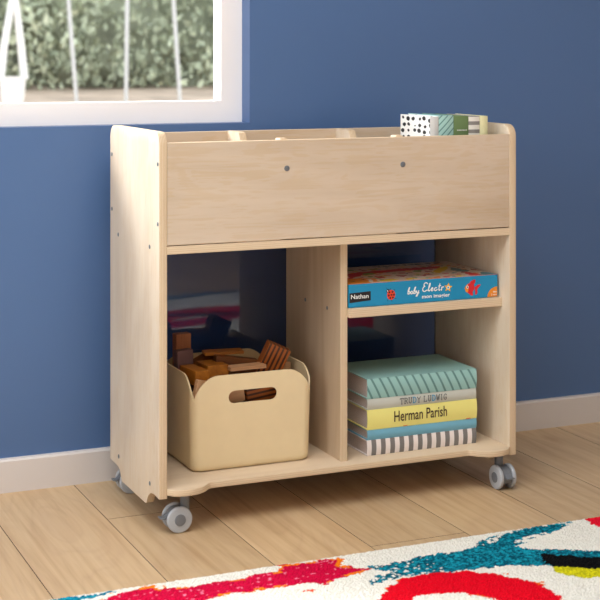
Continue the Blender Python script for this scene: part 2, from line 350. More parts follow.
panel('middle_shelf', DX+TH, W-TH, .030, .317, .3855, .404, 'maple_flat', 2)
# scooped dividers inside the top bin
for x in (.259, .5196):
    prof = [(.0165, ZF0-.0012), (.0165, .7595), (.034, .7600)]
    for i in range(13):
        u = i/12; prof.append((.040+u*.205, .7595-.075*math.sin(PI*min(1, u*1.0))**.7))
    prof += [(.262, .7610), (.313, .7610), (.313, ZF0-.0012)]
    bm = bmesh.new(); prism(bm, prof, 0, x, x+TH, 0, 1, bev=.0008)
    shift_origin(mesh_obj('bin_divider', bm, [M['maple_side'], M['edge_x']], cart, True), (x, 0, 0))
# bottom board with rounded lobes over the castors, front and back
BT = .0125
LP = [(0,.002),(.004,-.006),(.010,-.012),(.020,-.0165),(.034,-.0190),(.048,-.0185),(.060,-.0155),(.069,-.0110),(.076,-.0055),(.082,.0010),(.086,.0060),(.090,.0098),(.096,.0115),(.103,.012)]
lu = np.linspace(0, .103, 60); lv = np.interp(lu, [p[0] for p in LP], [p[1] for p in LP]); lv = np.convolve(np.pad(lv, 2, mode='edge'), np.ones(5)/5, 'valid')
front = [(TH+float(u), float(v)) for u, v in zip(lu, lv)]+[(W-TH-float(u), float(v)) for u, v in zip(lu[::-1], lv[::-1])]
bm = bmesh.new(); prism(bm, front+[(W-TH, .322), (TH, .322)], 2, ZB-BT, ZB, 0, 1, bev=.0008)
shift_origin(mesh_obj('bottom_board', bm, [M['maple_flat'], M['edge_z']], cart, True), (TH, 0, ZB-BT))
# clear tinted back sheet behind the open shelves
t = NT('tinted_clear_sheet'); mixs = t.add('ShaderNodeMixShader'); tr = t.add('ShaderNodeBsdfTransparent'); tr.inputs[0].default_value = (.66, .68, .74, 1)
gl = t.add('ShaderNodeBsdfGlossy'); gl.inputs['Roughness'].default_value = .03; fr = t.add('ShaderNodeFresnel', i_IOR=1.5)
t.link(fr.outputs[0], mixs.inputs[0]); t.link(tr.outputs[0], mixs.inputs[1]); t.link(gl.outputs[0], mixs.inputs[2]); t.link(mixs.outputs[0], t.out.inputs[0])
bm = bmesh.new(); box(bm, TH, W-TH, .3255, .3295, ZB-BT, ZF0); o = mesh_obj('back_sheet', bm, t.m, cart); o['label'] = 'dark glossy tinted back sheet'
# screws
def screw(p, axis, r=.0042, par=cart):
    bm = bmesh.new(); cyl(bm, p, axis, r, .0016, 16, 0, .0005); cyl(bm, (Vector(p)+{'X': Vector((-.0005,0,0)), 'Y': Vector((0,-.0005,0))}[axis]), axis, r*.45, .0015, 6)
    mesh_obj('screw', bm, M['screw'], par, True)
for y, z in ((.0083, .7162), (.3192, .7162), (.0083, .6004), (.3192, .6004), (.0594, .5509), (.2728, .5509), (.0585, .0875), (.2694, .0875)):
    screw((-.0003, y, z), 'X'); 
for x in (.267, .5276): screw((x, .0001, .7005), 'Y', .0058)
for y in (.105, .2184): screw((DX-.0003, y, .396), 'X', .004)
# castors
def caster(x, y, rot, nm='caster'):
    c = bpy.data.objects.new(nm, None); C.objects.link(c); c.parent = cart; c.location = (x, y, 0); c.rotation_euler = (0, 0, rot); c.empty_display_size = .02
    # local frame: axle along X, wheel trails towards -Y
    wy = -.016
    for s in (-1, 1):
        bm = bmesh.new(); cyl(bm, (s*.0155, wy, .0255), 'X', .0255, .0085, 48, 0, .0028); mesh_obj('wheel', bm, M['grey_light'], c, True)
        bm = bmesh.new(); cyl(bm, (s*.0202, wy, .0255), 'X', .0112, .0026, 32, 0, .0008); mesh_obj('hub_cap', bm, M['grey_dark'], c, True)
    bm = bmesh.new()                                        # housing: a hood over the axle between the wheels
    pr = arc(wy, .0255, .0222, -30, 205, 22)+[(wy-.006, .012), (wy+.008, .012)]
    prism(bm, pr, 0, -.0108, .0108, 0, 0, .0012); mesh_obj('housing', bm, M['grey_dark'], c, True)
    bm = bmesh.new(); cyl(bm, (0, 0, (.038+ZB-BT)/2), 'Z', .0092, ZB-BT-.038, 24); cyl(bm, (0, 0, ZB-BT-.002), 'Z', .0112, .004, 24); mesh_obj('stem', bm, M['grey_dark'], c, True)
    bm = bmesh.new(); prism(bm, [(wy-.014, .029), (wy-.030, .0255), (wy-.037, .028), (wy-.0365, .031), (wy-.029, .030), (wy-.016, .038)], 0, -.008, .008, 0, 0, .0012)
    mesh_obj('brake_lever', bm, M['grey_dark'], c, True); return c
caster(.060, .024, -PI/2)          # front left: wheel faces the room
caster(.773, .026, 0)
caster(.050, .308, -PI/2)
caster(.750, .290, .3)

# ------------------------------------------------------------------ storage tote with wooden blocks
def build_tote():
    x0, x1, y0, y1 = .0925, .3570, .0735, .308; R = .020; zb = ZB; 
    def path(inset):
        pts = []; a, b, c, d = x0+inset, x1-inset, y0+inset, y1-inset; r = max(.004, R-inset)
        def seg(p, q, n): return [(p[0]+(q[0]-p[0])*i/n, p[1]+(q[1]-p[1])*i/n) for i in range(n)]
        pts += seg((a+r, c), (b-r, c), 44); pts += arc(b-r, c+r, r, -90, 0, 8)[:-1]; pts += seg((b, c+r), (b, d-r), 36); pts += arc(b-r, d-r, r, 0, 90, 8)[:-1]
        pts += seg((b-r, d), (a+r, d), 44); pts += arc(a+r, d-r, r, 90, 180, 8)[:-1]; pts += seg((a, d-r), (a, c+r), 36); pts += arc(a+r, c+r, r, 180, 270, 8)[:-1]
        return pts
    outer = path(0); n = len(outer)
    def top(k):                    # rim height: a rounded flap on every side, dipping at the corners
        x, y = outer[k]; dx = min(x-x0, x1-x); dy = min(y-y0, y1-y); d = max(dx, dy)   # distance along the side from its nearer corner
        u = min(1, max(0, (d-.0052)/.050)); return .2305+.0515*(1-(1-u)**1.8)**.58
    cx, cy = (x0+x1)/2, (y0+y1)/2; wall = .0032
    bm = bmesh.new(); rows = 14
    def ring(path_, zs, sc): return [bm.verts.new((cx+(p[0]-cx)*sc[0], cy+(p[1]-cy)*sc[1], zs if not callable(zs) else zs(k))) for k, p in enumerate(path_)]
    inner = path(wall); rings = []
    taper = lambda z: (1-.022*(.232-min(z, .232))/.14, 1-.03*(.232-min(z, .232))/.14)
    # outer: foot rounding then up the wall
    for ins, dz in ((.008, 0), (.0045, .0012), (.002, .004), (.0006, .008), (0, .014)):
        p = [(cx+(q[0]-cx)*(1-ins/.125), cy+(q[1]-cy)*(1-ins/.11)) for q in outer]; rings.append(ring(p, zb+.0005+dz, taper(zb)))
    for j in range(1, rows+1):
        f = j/rows; rr = []
        for k, q in enumerate(outer):
            z = zb+.0155+(top(k)-zb-.0155)*f; s = taper(z); rr.append(bm.verts.new((cx+(q[0]-cx)*s[0], cy+(q[1]-cy)*s[1], z)))
        rings.append(rr)
    for j in range(rows, -1, -1):
        f = j/rows; rr = []
        for k, q in enumerate(inner):
            z = zb+.006+(top(k)-zb-.006)*f; s = taper(z); rr.append(bm.verts.new((cx+(q[0]-cx)*s[0], cy+(q[1]-cy)*s[1], z)))
        rings.append(rr)
    for a, b in zip(rings, rings[1:]):
        for k in range(n): bm.faces.new((a[k], a[(k+1) % n], b[(k+1) % n], b[k]))
    bm.faces.new(rings[0][::-1]); bm.faces.new(rings[-1]); bmesh.ops.recalc_face_normals(bm, faces=bm.faces[:])
    root = thing('storage_tote', 'cream plastic storage tote with curved flap sides full of wooden blocks', 'storage tote', (cx, cy, zb))
    o = mesh_obj('tote_body', bm, M['tote'], None, True)
    # the hand slots in the front and back flap
    zc = .2365; hl, hr = .0530, .0128
    def slot(yy):
        b = bmesh.new(); cxs = .2235; pts = [(cxs+hl-hr+hr*math.cos(a), zc+hr*math.sin(a)) for a in np.linspace(-PI/2, PI/2, 9)]+[(cxs-hl+hr+hr*math.cos(a), zc+hr*math.sin(a)) for a in np.linspace(PI/2, 3*PI/2, 9)]
        prism(b, pts, 1, yy-.012, yy+.012, 0, 0); return mesh_obj('cutter', b, M['tote'])
    cs = [slot(y0), slot(y1)]
    for c in cs:
        m = o.modifiers.new('slot', 'BOOLEAN'); m.operation = 'DIFFERENCE'; m.object = c; m.solver = 'EXACT'
    bpy.context.view_layer.update(); dg = bpy.context.evaluated_depsgraph_get(); me = bpy.data.meshes.new_from_object(o.evaluated_get(dg))
    o.modifiers.clear(); o.data = me
    for c in cs: bpy.data.objects.remove(c, do_unlink=True)
    me.transform(Matrix.Translation((-cx, -cy, -zb))); o.parent = root
    try: me.set_sharp_from_angle(angle=math.radians(35))
    except Exception: pass
    return root
build_tote()
WD = {'tan': ((196,134,88), (166,104,66)), 'plum': ((120,88,84), (84,58,58)), 'amber': ((206,140,56), (160,94,28)), 'pale': ((226,186,148), (206,160,120)),
      'brown': ((146,88,38), (98,54,20)), 'rust': ((176,92,28), (92,44,12))}
WD = {'tan': ((180,116,76), (148,88,52)), 'plum': ((104,74,72), (72,48,50)), 'amber': ((176,108,30), (128,70,14)), 'pale': ((214,168,126), (192,142,100)),
      'brown': ((124,72,28), (82,42,14)), 'rust': ((168,88,26), (92,44,12))}
for k, (a, b) in WD.items(): M['w_'+k] = wood('block_wood_'+k, a, b, 'Z', sc=3.0 if k != 'rust' else 5.0, seed=rnd.uniform(0, 9), rough=.5)
M['w_rust'] = stripes('rust_striped_wood', (158,82,22), (70,34,10), (1,.04,0), .0098, .45, rough=.5)
BLOCKS = [  # label, material, centre, size (grain along local z), euler degrees
 ('light brown upright wooden block, tallest at the left end of the tote', 'tan', (.136, .262, .286), (.034, .020, .100), (0, 0, 6)),
 ('dark plum wooden block standing in front of the light brown upright one', 'plum', (.119, .200, .270), (.036, .020, .088), (0, -2, 8)),
 ('amber wooden block with square end, at the left corner of the tote', 'amber', (.124, .148, .2715), (.029, .031, .072), (0, 90, 97)),
 ('amber brown wooden block right of the square-ended amber one', 'amber', (.174, .178, .2725), (.028, .046, .070), (0, 92, 90)),
 ('small tilted brown wooden block behind the two amber ones', 'brown', (.176, .240, .2745), (.020, .032, .060), (35, 60, 40)),
 ('thin bright amber wooden slat lying on top of the pile', 'amber', (.2125, .218, .2985), (.0065, .034, .084), (0, 90, -8)),
 ('brown wooden block lying slanted under the bright amber slat', 'brown', (.230, .190, .2815), (.020, .026, .092), (0, 99, -6)),
 ('pale pinkish wooden slat lying flat right of the middle', 'pale', (.2350, .142, .2800), (.0075, .030, .080), (0, 90, 2)),
 ('striped rust brown wooden block leaning steeply at the right of the tote', 'rust', (.2940, .158, .2730), (.050, .028, .096), (6, 25, -8)),
 ('pale wooden block behind the leaning rust brown one', 'pale', (.3300, .176, .2500), (.030, .022, .052), (0, 2, 6)),
 ('pale pink wooden block low down in the left front corner of the tote', 'pale', (.1225, .1010, .2430), (.034, .012, .052), (0, 14, 6)),
 ('pale wooden block seen through the left of the hand slot', 'pale', (.186, .108, .2330), (.034, .016, .060), (0, 82, 6)),
 ('striped rust brown wooden block seen through the right of the hand slot', 'rust', (.262, .112, .2330), (.036, .022, .084), (0, 84, 4)),
 ('brown wooden block deep in the tote under the pale slat', 'brown', (.240, .165, .2480), (.034, .034, .085), (0, 90, 12)),
 ('brown wooden block deep in the tote beneath the amber pair', 'brown', (.155, .175, .2300), (.034, .030, .085), (0, 90, 60)),
 ('amber wooden block deep at the back of the tote', 'amber', (.225, .245, .2400), (.030, .034, .080), (0, 90, 5)),
]
for lab, m, c, s, e in BLOCKS:
    bm = bmesh.new(); box(bm, -s[0]/2, s[0]/2, -s[1]/2, s[1]/2, -s[2]/2, s[2]/2, 0, .0008)
    o = mesh_obj('wooden_block', bm, M['w_'+m]); o.location = c; o.rotation_euler = tuple(math.radians(a) for a in e)
    tag(o, lab, 'wooden block', 'wooden blocks in the cream tote')

# ------------------------------------------------------------------ lettering
def text_bm(bm, txt, x0, x1, z0, z1, y, mi=0, bold=0, ext=.00015, shear=0):
    """lettering on a face that looks towards -Y, fitted to the given box"""
    cu = bpy.data.curves.new('t', 'FONT'); cu.body = txt; cu.size = 1; cu.offset = bold; cu.resolution_u = 3; cu.extrude = 0; cu.shear = shear
    o = bpy.data.objects.new('t', cu); C.objects.link(o); bpy.context.view_layer.update()
    me = bpy.data.meshes.new_from_object(o.evaluated_get(bpy.context.evaluated_depsgraph_get())); bpy.data.objects.remove(o, do_unlink=True)
    xs = [v.co.x for v in me.vertices]; ys = [v.co.y for v in me.vertices]; a, b, c, d = min(xs), max(xs), min(ys), max(ys)
    vs = [bm.verts.new((x0+(v.co.x-a)/(b-a)*(x1-x0), y-ext, z0+(v.co.y-c)/(d-c)*(z1-z0))) for v in me.vertices]
    for p in me.polygons:
        try: bm.faces.new([vs[i] for i in p.vertices]).material_index = mi
        except ValueError: pass
LIFT = [0]
def stroke(bm, pts, w, y, mi=0, seg=8):
    """a pen stroke of width w through (x,z) points"""
    pts = [Vector(p) for p in pts]
    for a, b in zip(pts, pts[1:]):
        d = (b-a); LIFT[0] = (LIFT[0]+1) % 97; y_ = y; y = y_-LIFT[0]*3e-6
        if d.length < 1e-7:
            y = y_; continue
        n = Vector((-d.y, d.x)).normalized()*w/2
        f = bm.faces.new([bm.verts.new((q.x, y, q.y)) for q in (a-n, b-n, b+n, a+n)]); f.material_index = mi; y = y_
    for p in pts:
        LIFT[0] = (LIFT[0]+1) % 97
        f = bm.faces.new([bm.verts.new((p.x+w/2*math.cos(2*PI*k/seg), y-LIFT[0]*3e-6, p.y+w/2*math.sin(2*PI*k/seg))) for k in range(seg)]); f.material_index = mi
def disc(bm, x, z, rx, rz, y, mi, seg=20):
    bm.faces.new([bm.verts.new((x+rx*math.cos(2*PI*k/seg), y, z+rz*math.sin(2*PI*k/seg))) for k in range(seg)]).material_index = mi
def poly(bm, pts, y, mi): bm.faces.new([bm.verts.new((p[0], y, p[1])) for p in pts]).material_index = mi
def ell(cx, cz, rx, rz, a0, a1, n=12): return [(cx+rx*math.cos(math.radians(a0+(a1-a0)*i/n)), cz+rz*math.sin(math.radians(a0+(a1-a0)*i/n))) for i in range(n+1)]

# ------------------------------------------------------------------ boxed game on the middle shelf
GX0, GX1, GY0, GY1, GZ0, GZ1 = .4225, .7785, .040, .262, .4045, .4530
gm = thing('board_game', 'flat blue boxed children\'s game with ladybird and fish on the middle shelf', 'board game', ((GX0+GX1)/2, (GY0+GY1)/2, GZ0))
inv = lambda o: shift_origin(o, (0, 0, 0))
M['cyan'] = plain('blue_printed_card', (0,140,188), .38, var=.02, bump=0); M['black'] = plain('black_print', (20,18,22), .5, bump=0); M['wprint'] = plain('white_print', (240,242,240), .5, var=.01, bump=0)
M['redp'] = plain('red_print', (214,28,40), .5, var=.02, bump=0); M['orangep'] = plain('orange_print', (232,140,28), .5, var=.03, bump=0); M['starp'] = plain('yellow_print', (246,186,40), .5, var=.02, bump=0); M['lady'] = plain('ladybird_red', (226,64,30), .5, var=.03, bump=0)
def under(o, root):                # parent with the mesh given in world coordinates
    o.data.transform(Matrix.Translation(-Vector(root.location))); o.parent = root; return o
bm = bmesh.new(); box(bm, GX0, GX1, GY0, GY1, GZ0, GZ1-.0006, 0, .0012); under(mesh_obj('game_box', bm, M['cyan']), gm)
TOP = [('red', [(.481,.171),(.519,.186),(.623,.197),(.721,.196),(.708,.168),(.606,.164),(.516,.155),(.456,.104)]), ('orange', [(.45,.107),(.482,.108),(.509,.096),(.5,.055),(.469,.042),(.416,.042)]),
 ('green', [(.512,.165),(.54,.168),(.536,.146),(.51,.142)]), ('yellow', [(.508,.067),(.537,.077),(.551,.063),(.525,.046),(.505,.048)]), ('yellow', [(.561,.063),(.586,.074),(.596,.062),(.566,.047)]),
 ('dred', [(.573,.114),(.593,.106),(.577,.09),(.568,.101)]), ('red', [(.521,.122),(.539,.114),(.532,.086),(.517,.093)]), ('yellow', [(.663,.123),(.702,.171),(.74,.188),(.715,.149),(.672,.103)]),
 ('teal', [(.734,.174),(.754,.115),(.731,.093),(.718,.131)]), ('red', [(.734,.108),(.744,.056),(.729,.043),(.716,.045),(.722,.081)]), ('teal', [(.736,.048),(.767,.085),(.779,.068),(.779,.041),(.752,.042)]),
 ('yellow', [(.68,.056),(.701,.064),(.694,.044),(.678,.047)]), ('dred', [(.62,.094),(.652,.112),(.621,.078)]), ('green', [(.628,.154),(.664,.171),(.639,.133)]), ('orange', [(.618,.053),(.651,.069),(.646,.05),(.615,.043)]),
 ('dred', [(.43,.20),(.50,.235),(.49,.22),(.44,.19)]), ('green', [(.46,.15),(.475,.16),(.47,.14)]), ('teal', [(.424,.16),(.45,.15),(.445,.12),(.424,.13)]), ('red', [(.43,.14),(.46,.17),(.47,.16),(.44,.11)]),
 ('black', [(.445,.075),(.455,.078),(.452,.066)]), ('black', [(.473,.09),(.483,.094),(.478,.082)]), ('black', [(.60,.13),(.608,.134),(.604,.122)]), ('white', [(.478,.05),(.486,.05),(.50,.09),(.492,.094)]),
 ('dred', [(.76,.12),(.768,.14),(.774,.10)]), ('orange', [(.70,.22),(.74,.235),(.75,.222),(.71,.21)]), ('green', [(.55,.215),(.58,.225),(.575,.205)]), ('teal', [(.43,.245),(.46,.25),(.45,.225)])]
PC = {'red': (206,36,52), 'orange': (232,146,40), 'green': (110,158,60), 'yellow': (222,196,44), 'dred': (168,28,48), 'teal': (60,130,150), 'black': (30,30,40), 'white': (238,234,226)}
def gcol(x, y):
    col = np.tile(L3((228,212,202)), (len(x), 1)); xw = x+(vnoise(x, y, .008, 1)-.5)*.006; yw = y+(vnoise(x, y, .008, 2)-.5)*.006
    cell = .021; ci = np.floor(xw/cell); cj = np.floor(yw/cell); hsh = lambda k: np.modf(np.abs(np.sin(ci*12.9898+cj*78.233+k*37.7)*43758.5453))[0]
    ddx = xw-(ci+.3+.4*hsh(1))*cell; ddy = yw-(cj+.3+.4*hsh(2))*cell; rr = cell*(.18+.22*hsh(3)); pick = (hsh(4)*6).astype(int); hit = (np.hypot(ddx, ddy*1.3) < rr) & (hsh(5) < .75) & (y < .225)
    for q, nm in enumerate(('red', 'yellow', 'green', 'orange', 'dred', 'teal')): col[hit & (pick == q)] = L3(PC[nm])
    for nm, pl in TOP:
        k = inside(xw, yw, pl); col[k] = L3(PC[nm])
    b = (y < GY0+.0022) | (x > GX1-.002); col[b] = L3(PC['red'])*.7+L3(PC['white'])*.3
    t_ = (y > .236) & (y < .250) & (x > .58) & (x < .75) & (vnoise(x, y, .006, 5) > .5); col[t_] = L3((30,60,80)); return col
M['lid'] = painted('printed_lid', .35)
o = grid_mesh('printed_lid', np.linspace(GX0+.0006, GX1-.0006, 240), np.linspace(GY0+.0006, GY1-.0006, 150), lambda X, Y: np.full(X.shape, GZ1), gcol, M['lid'], thick=.0005); under(o, gm)
y = GY0-.0003
bm = bmesh.new(); poly(bm, [(.424, .4145), (.473, .4175), (.473, .4365), (.424, .4345)], y, 0); text_bm(bm, 'Nathan', .4275, .4680, .4225, .4315, y, 1, .012); o = mesh_obj('maker_label', bm, [M['black'], M['wprint']]); under(o, gm); o['label'] = 'black label with white lettering'
# ladybird
bm = bmesh.new(); lx, lz = .5205, .4255
for a in range(0, 360, 45):
    if a % 180: stroke(bm, [(lx+.009*math.cos(math.radians(a)), lz+.009*math.sin(math.radians(a))), (lx+.0145*math.cos(math.radians(a+8)), lz+.0145*math.sin(math.radians(a+8)))], .0009, y, 1, 5)
disc(bm, lx-.0068, lz+.0082, .0042, .004, y-.00005, 1); disc(bm, lx, lz, .0098, .0105, y-.0001, 0)
for dx, dz in ((-.004, .0055), (.003, .006), (.0065, 0), (.001, 0.0), (-.0055, -.001), (-.002, -.0065), (.004, -.006)): disc(bm, lx+dx, lz+dz, .0021, .0021, y-.00015, 1, 10)
stroke(bm, [(lx-.0085, lz+.012), (lx-.011, lz+.0155)], .0008, y, 1, 5); disc(bm, lx-.0085, lz+.0088, .0013, .0013, y-.0002, 2, 8)
under(mesh_obj('ladybird_print', bm, [M['lady'], M['black'], M['wprint']]), gm)
# title in joined handwriting, then the line under it
bm = bmesh.new(); sw = .0022
def sc(pts, ox, oz, k=.0068, sh=.18): return [(ox+(p[0]+p[1]*sh)*k, oz+p[1]*k) for p in pts]
gb = [[(0, 1.0), (.25, 2.1), (.45, 2.2), (.4, 1.6), (.1, .6), (.15, .05)]+ell(.45, .45, .38, .45, 200, 500, 12)]
ga = [ell(.4, .45, .38, .45, 60, 380, 12)+[(.8, .1), (1.0, .15)]]; gy_ = [[(0, .9), (.1, .3), (.4, .1), (.7, .4), (.8, .9), (.7, -.2), (.45, -.9), (.1, -.85), (.3, -.4), (1.0, .2)]]
gE = [ell(.75, 1.75, .5, .45, 20, 250, 10)+ell(.7, .65, .62, .65, 100, 330, 12)]; gl_ = [[(0, .2), (.5, 1.4), (.55, 2.2), (.3, 2.2), (.2, 1.2), (.25, .2), (.5, .0), (.8, .3)]]
ge = [[(.05, .4), (.5, .55), (.6, .8), (.4, .95), (.1, .7), (.1, .25), (.4, 0), (.8, .25)]]; gc = [ell(.45, .45, .4, .45, 50, 310, 10)+[(.95, .3)]]
gt = [[(.3, 1.9), (.2, .3), (.4, 0), (.7, .2)], [(0, 1.25), (.65, 1.35)]]; gr = [[(.05, .9), (.15, 0)], [(.12, .6), (.4, .95), (.65, .9)]]
cur = .559
for g, adv in ((gb, 1.1), (ga, 1.15), (gb, 1.1), (gy_, 1.3)):
    for s in g: stroke(bm, sc(s, cur, .4245, .0062), sw, y)
    cur += adv*.0062
cur = .5935
for g, adv in ((gE, 1.5), (gl_, .85), (ge, .95), (gc, 1.05), (gt, .85), (gr, .8)):
    for s in g: stroke(bm, sc(s, cur, .4275, .0083 if g is gE else .0074), sw, y)
    cur += adv*.0088
text_bm(bm, 'mon imagier', .5935, .6605, .4105, .4205, y, 0, .02)
under(mesh_obj('title_lettering', bm, M['wprint']), gm)
bm = bmesh.new(); sx, sz = .6565, .4325
poly(bm, [(sx+(.0105 if k % 2 == 0 else .0048)*math.sin(k*PI/5+.12), sz+(.0105 if k % 2 == 0 else .0048)*math.cos(k*PI/5+.12)) for k in range(10)], y-.0001, 0); disc(bm, sx, sz-.0003, .0037, .0037, y-.0002, 1); disc(bm, sx, sz-.0003, .0019, .0019, y-.0003, 2)
under(mesh_obj('star_print', bm, [M['starp'], M['wprint'], M['cyan']]), gm)
bm = bmesh.new()
poly(bm, [(.6965,.4275),(.700,.4335),(.706,.4375),(.711,.438),(.7085,.4405),(.7195,.4455),(.7235,.4445),(.7225,.4385),(.7195,.435),(.721,.430),(.7195,.4225),(.7165,.419),(.7175,.4115),(.712,.4115),(.7065,.4165),(.700,.420)], y, 0)
poly(bm, [(.7205,.428),(.7285,.4335),(.7355,.4345),(.7355,.4315),(.7305,.427),(.7275,.4235),(.7285,.4165),(.7255,.4125),(.7225,.413),(.7225,.4205)], y, 0)
poly(bm, [(.6965,.4275),(.700,.4335),(.7045,.4365),(.7065,.430),(.7055,.421),(.7035,.4185),(.700,.420)], y-.0001, 1); disc(bm, .7035, .430, .0030, .0034, y-.0002, 2, 12); disc(bm, .7037, .430, .0014, .0018, y-.0003, 3, 10)
under(mesh_obj('fish_print', bm, [M['redp'], M['orangep'], M['wprint'], M['black']]), gm)
bm = bmesh.new(); poly(bm, [(GX1-.0012, GZ0+.0010)]+[(GX1-.0012+.0245*math.cos(math.radians(a)), GZ0+.0010+.0215*math.sin(math.radians(a))) for a in range(90, 181, 9)], y, 0)
text_bm(bm, '2 ans', GX1-.0165, GX1-.003, .4085, .4120, y-.0001, 1, .02); text_bm(bm, 'dès', GX1-.012, GX1-.003, .4145, .4180, y-.0001, 1, .02)
under(mesh_obj('age_badge', bm, [M['orangep'], M['wprint']]), gm)

# ------------------------------------------------------------------ books
def book(label, x0, x1, y0, y1, z0, z1, cover, axis, inset=.004, board=.0016, group=None, name='picture_book', rz=0, pages=None, spine=None):
    """axis 2: lying flat, spine towards -Y; axis 0: standing, spine towards -Y"""
    r = thing(name, label, 'book', ((x0+x1)/2, (y0+y1)/2, z0), (0, 0, rz), group)
    hx, hy, H = (x1-x0)/2, (y1-y0)/2, z1-z0
    bm = bmesh.new()
    if axis == 2:
        n = 10; out = [(-hy-.002*math.cos(PI*i/n-PI/2)*0-.0025*math.sin(PI*i/n), H*(i/n)) for i in range(n+1)]   # slightly rounded spine (y,z)
        o2 = out+[(hy, H), (hy, H-board)]+[(p[0]+board, min(H-board, max(board, p[1]))) for p in out[::-1]]+[(hy, board), (hy, 0)]
        prism(bm, o2, 0, -hx, hx, 0, 0)
        mesh_obj('cover', bm, cover, r)
        bm = bmesh.new(); box(bm, -hx+inset, hx-inset, -hy+board*.5, hy-inset, board, H-board); mesh_obj('pages', bm, pages or M['paper'], r)
    else:
        T = 2*hx; n = 8; out = [(-hx+T*i/n, -hy-.002*math.sin(PI*i/n)) for i in range(n+1)]
        o2 = out+[(hx, hy), (hx-board, hy)]+[(min(hx-board, max(-hx+board, p[0])), p[1]+board) for p in out[::-1]]+[(-hx+board, hy), (-hx, hy)]
        prism(bm, o2, 2, 0, H, 0, 0); bm.normal_update()
        if spine:
            for f in bm.faces: f.material_index = 1 if f.normal.y < -.5 else 0
        mesh_obj('cover', bm, [cover, spine] if spine else cover, r)
        bm = bmesh.new(); box(bm, -hx+board, hx-board, -hy+board*.5, hy-inset, .003, H-.004); mesh_obj('pages', bm, pages or M['paper_up'], r)
    return r
BY = .055; by1 = .224; sg = 'picture books stacked flat on the bottom shelf'
M['b_grey_stripe'] = stripes('grey_white_stripe_cover', (236,226,222), (122,118,116), (1,0,0), .0219, .5)
M['b_blue'] = plain('blue_cover', (112,172,196), .45, var=.03, bump=.02); M['b_yellow'] = plain('yellow_cover', (238,230,136), .45, var=.02, bump=.02)
M['b_grey'] = plain('pale_grey_cover', (196,198,188), .45, var=.02, bump=.02)
dg_ = Vector((1.0, 0, .52)).normalized()
M['b_teal'] = stripes('teal_diagonal_cover', (150,194,190), (96,138,136), tuple(dg_), .0172, .26, only=-.0815)
zz = [ZB+.0003, .1225, .1438, .1855, .2085, .2500]
b1 = book('closed book with grey and white striped spine, bottom of the stack', .4715, .7335, BY, by1, zz[0], zz[1]-.0002, M['b_grey_stripe'], 2, group=sg)
b2 = book('blue spined book lying between the striped and the yellow books', .4725, .7345, BY+.001, by1, zz[1], zz[2]-.0002, M['b_blue'], 2, group=sg)
b3 = book('yellow spined book in the stack with Herman Parish on its spine', .4720, .7350, BY, by1, zz[2], zz[3]-.0002, M['b_yellow'], 2, group=sg)
b4 = book('pale grey spined book in the stack with Trudy Ludwig on its spine', .4725, .7335, BY+.001, by1, zz[3], zz[4]-.0002, M['b_grey'], 2, group=sg)
b5 = book('thick teal book with diagonal striped spine, top of the stack', .4720, .7345, BY, by1+.001, zz[4], zz[5], M['b_teal'], 2, group=sg)
M['ink'] = plain('dark_brown_ink', (62,44,34), .6, bump=0); M['ink2'] = plain('grey_ink', (92,96,98), .6, bump=0); M['ink3'] = plain('blue_ink', (84,150,186), .6, bump=0)
bm = bmesh.new(); text_bm(bm, 'Herman Parish', .5340, .6605, .1560, .1785, BY-.0032, 0, .008); o = mesh_obj('spine_lettering', bm, M['ink']); under(o, b3)
bm = bmesh.new(); poly(bm, [(.556, .1448), (.566, .1448), (.566, .1462), (.556, .1462)], BY-.0022, 0); under(mesh_obj('spine_mark', bm, M['lady']), b3)
bm = bmesh.new(); poly(bm, [(.708, .1448), (.719, .1448), (.719, .1462), (.708, .1462)], BY-.0022, 0); under(mesh_obj('spine_mark', bm, M['lady']), b3)
# thin seriffed capitals
GL = {'T': [[(0,1),(1,1)],[(.5,1),(.5,0)],[(0,1),(0,.82)],[(1,1),(1,.82)],[(.3,0),(.7,0)]], 'R': [[(.15,0),(.15,1)],[(0,0),(.35,0)],[(0,1),(.55,1),(.8,.9),(.85,.75),(.75,.55),(.5,.5),(.15,.5)],[(.5,.5),(.95,0)]],
 'U': [[(.15,1),(.15,.3),(.3,.05),(.5,0),(.7,.05),(.85,.3),(.85,1)],[(0,1),(.32,1)],[(.7,1),(1,1)]], 'D': [[(.15,0),(.15,1)],[(0,1),(.5,1),(.8,.85),(.95,.5),(.8,.15),(.5,0),(0,0)]],
 'Y': [[(0,1),(.5,.5),(1,1)],[(.5,.5),(.5,0)],[(.3,0),(.7,0)]], 'L': [[(.15,1),(.15,0)],[(0,1),(.4,1)],[(0,0),(.9,0),(.9,.2)]], 'W': [[(0,1),(.27,0),(.5,.9),(.73,0),(1,1)],[(-.1,1),(.12,1)],[(.88,1),(1.1,1)]],
 'I': [[(.5,0),(.5,1)],[(.3,0),(.7,0)],[(.3,1),(.7,1)]], 'G': [[(.9,.8),(.7,.97),(.5,1),(.2,.85),(.05,.5),(.2,.12),(.5,0),(.8,.1),(.85,.4),(.6,.4)]]}
bm = bmesh.new(); cx_ = .5475
for i, ch in enumerate('TRUDY LUDWIG'):
    if ch == ' ': cx_ += .0052; continue
    w = .0078 if ch != 'I' else .005
    for s in GL[ch]: stroke(bm, [(cx_+p[0]*w, .1920+p[1]*.0118) for p in s], .0016 if ch != 'D' else .0021, BY-.0040, 1 if ch == 'D' else 0, 5)
    cx_ += w+.0024
under(mesh_obj('spine_lettering', bm, [M['ink2'], M['ink3']]), b4)

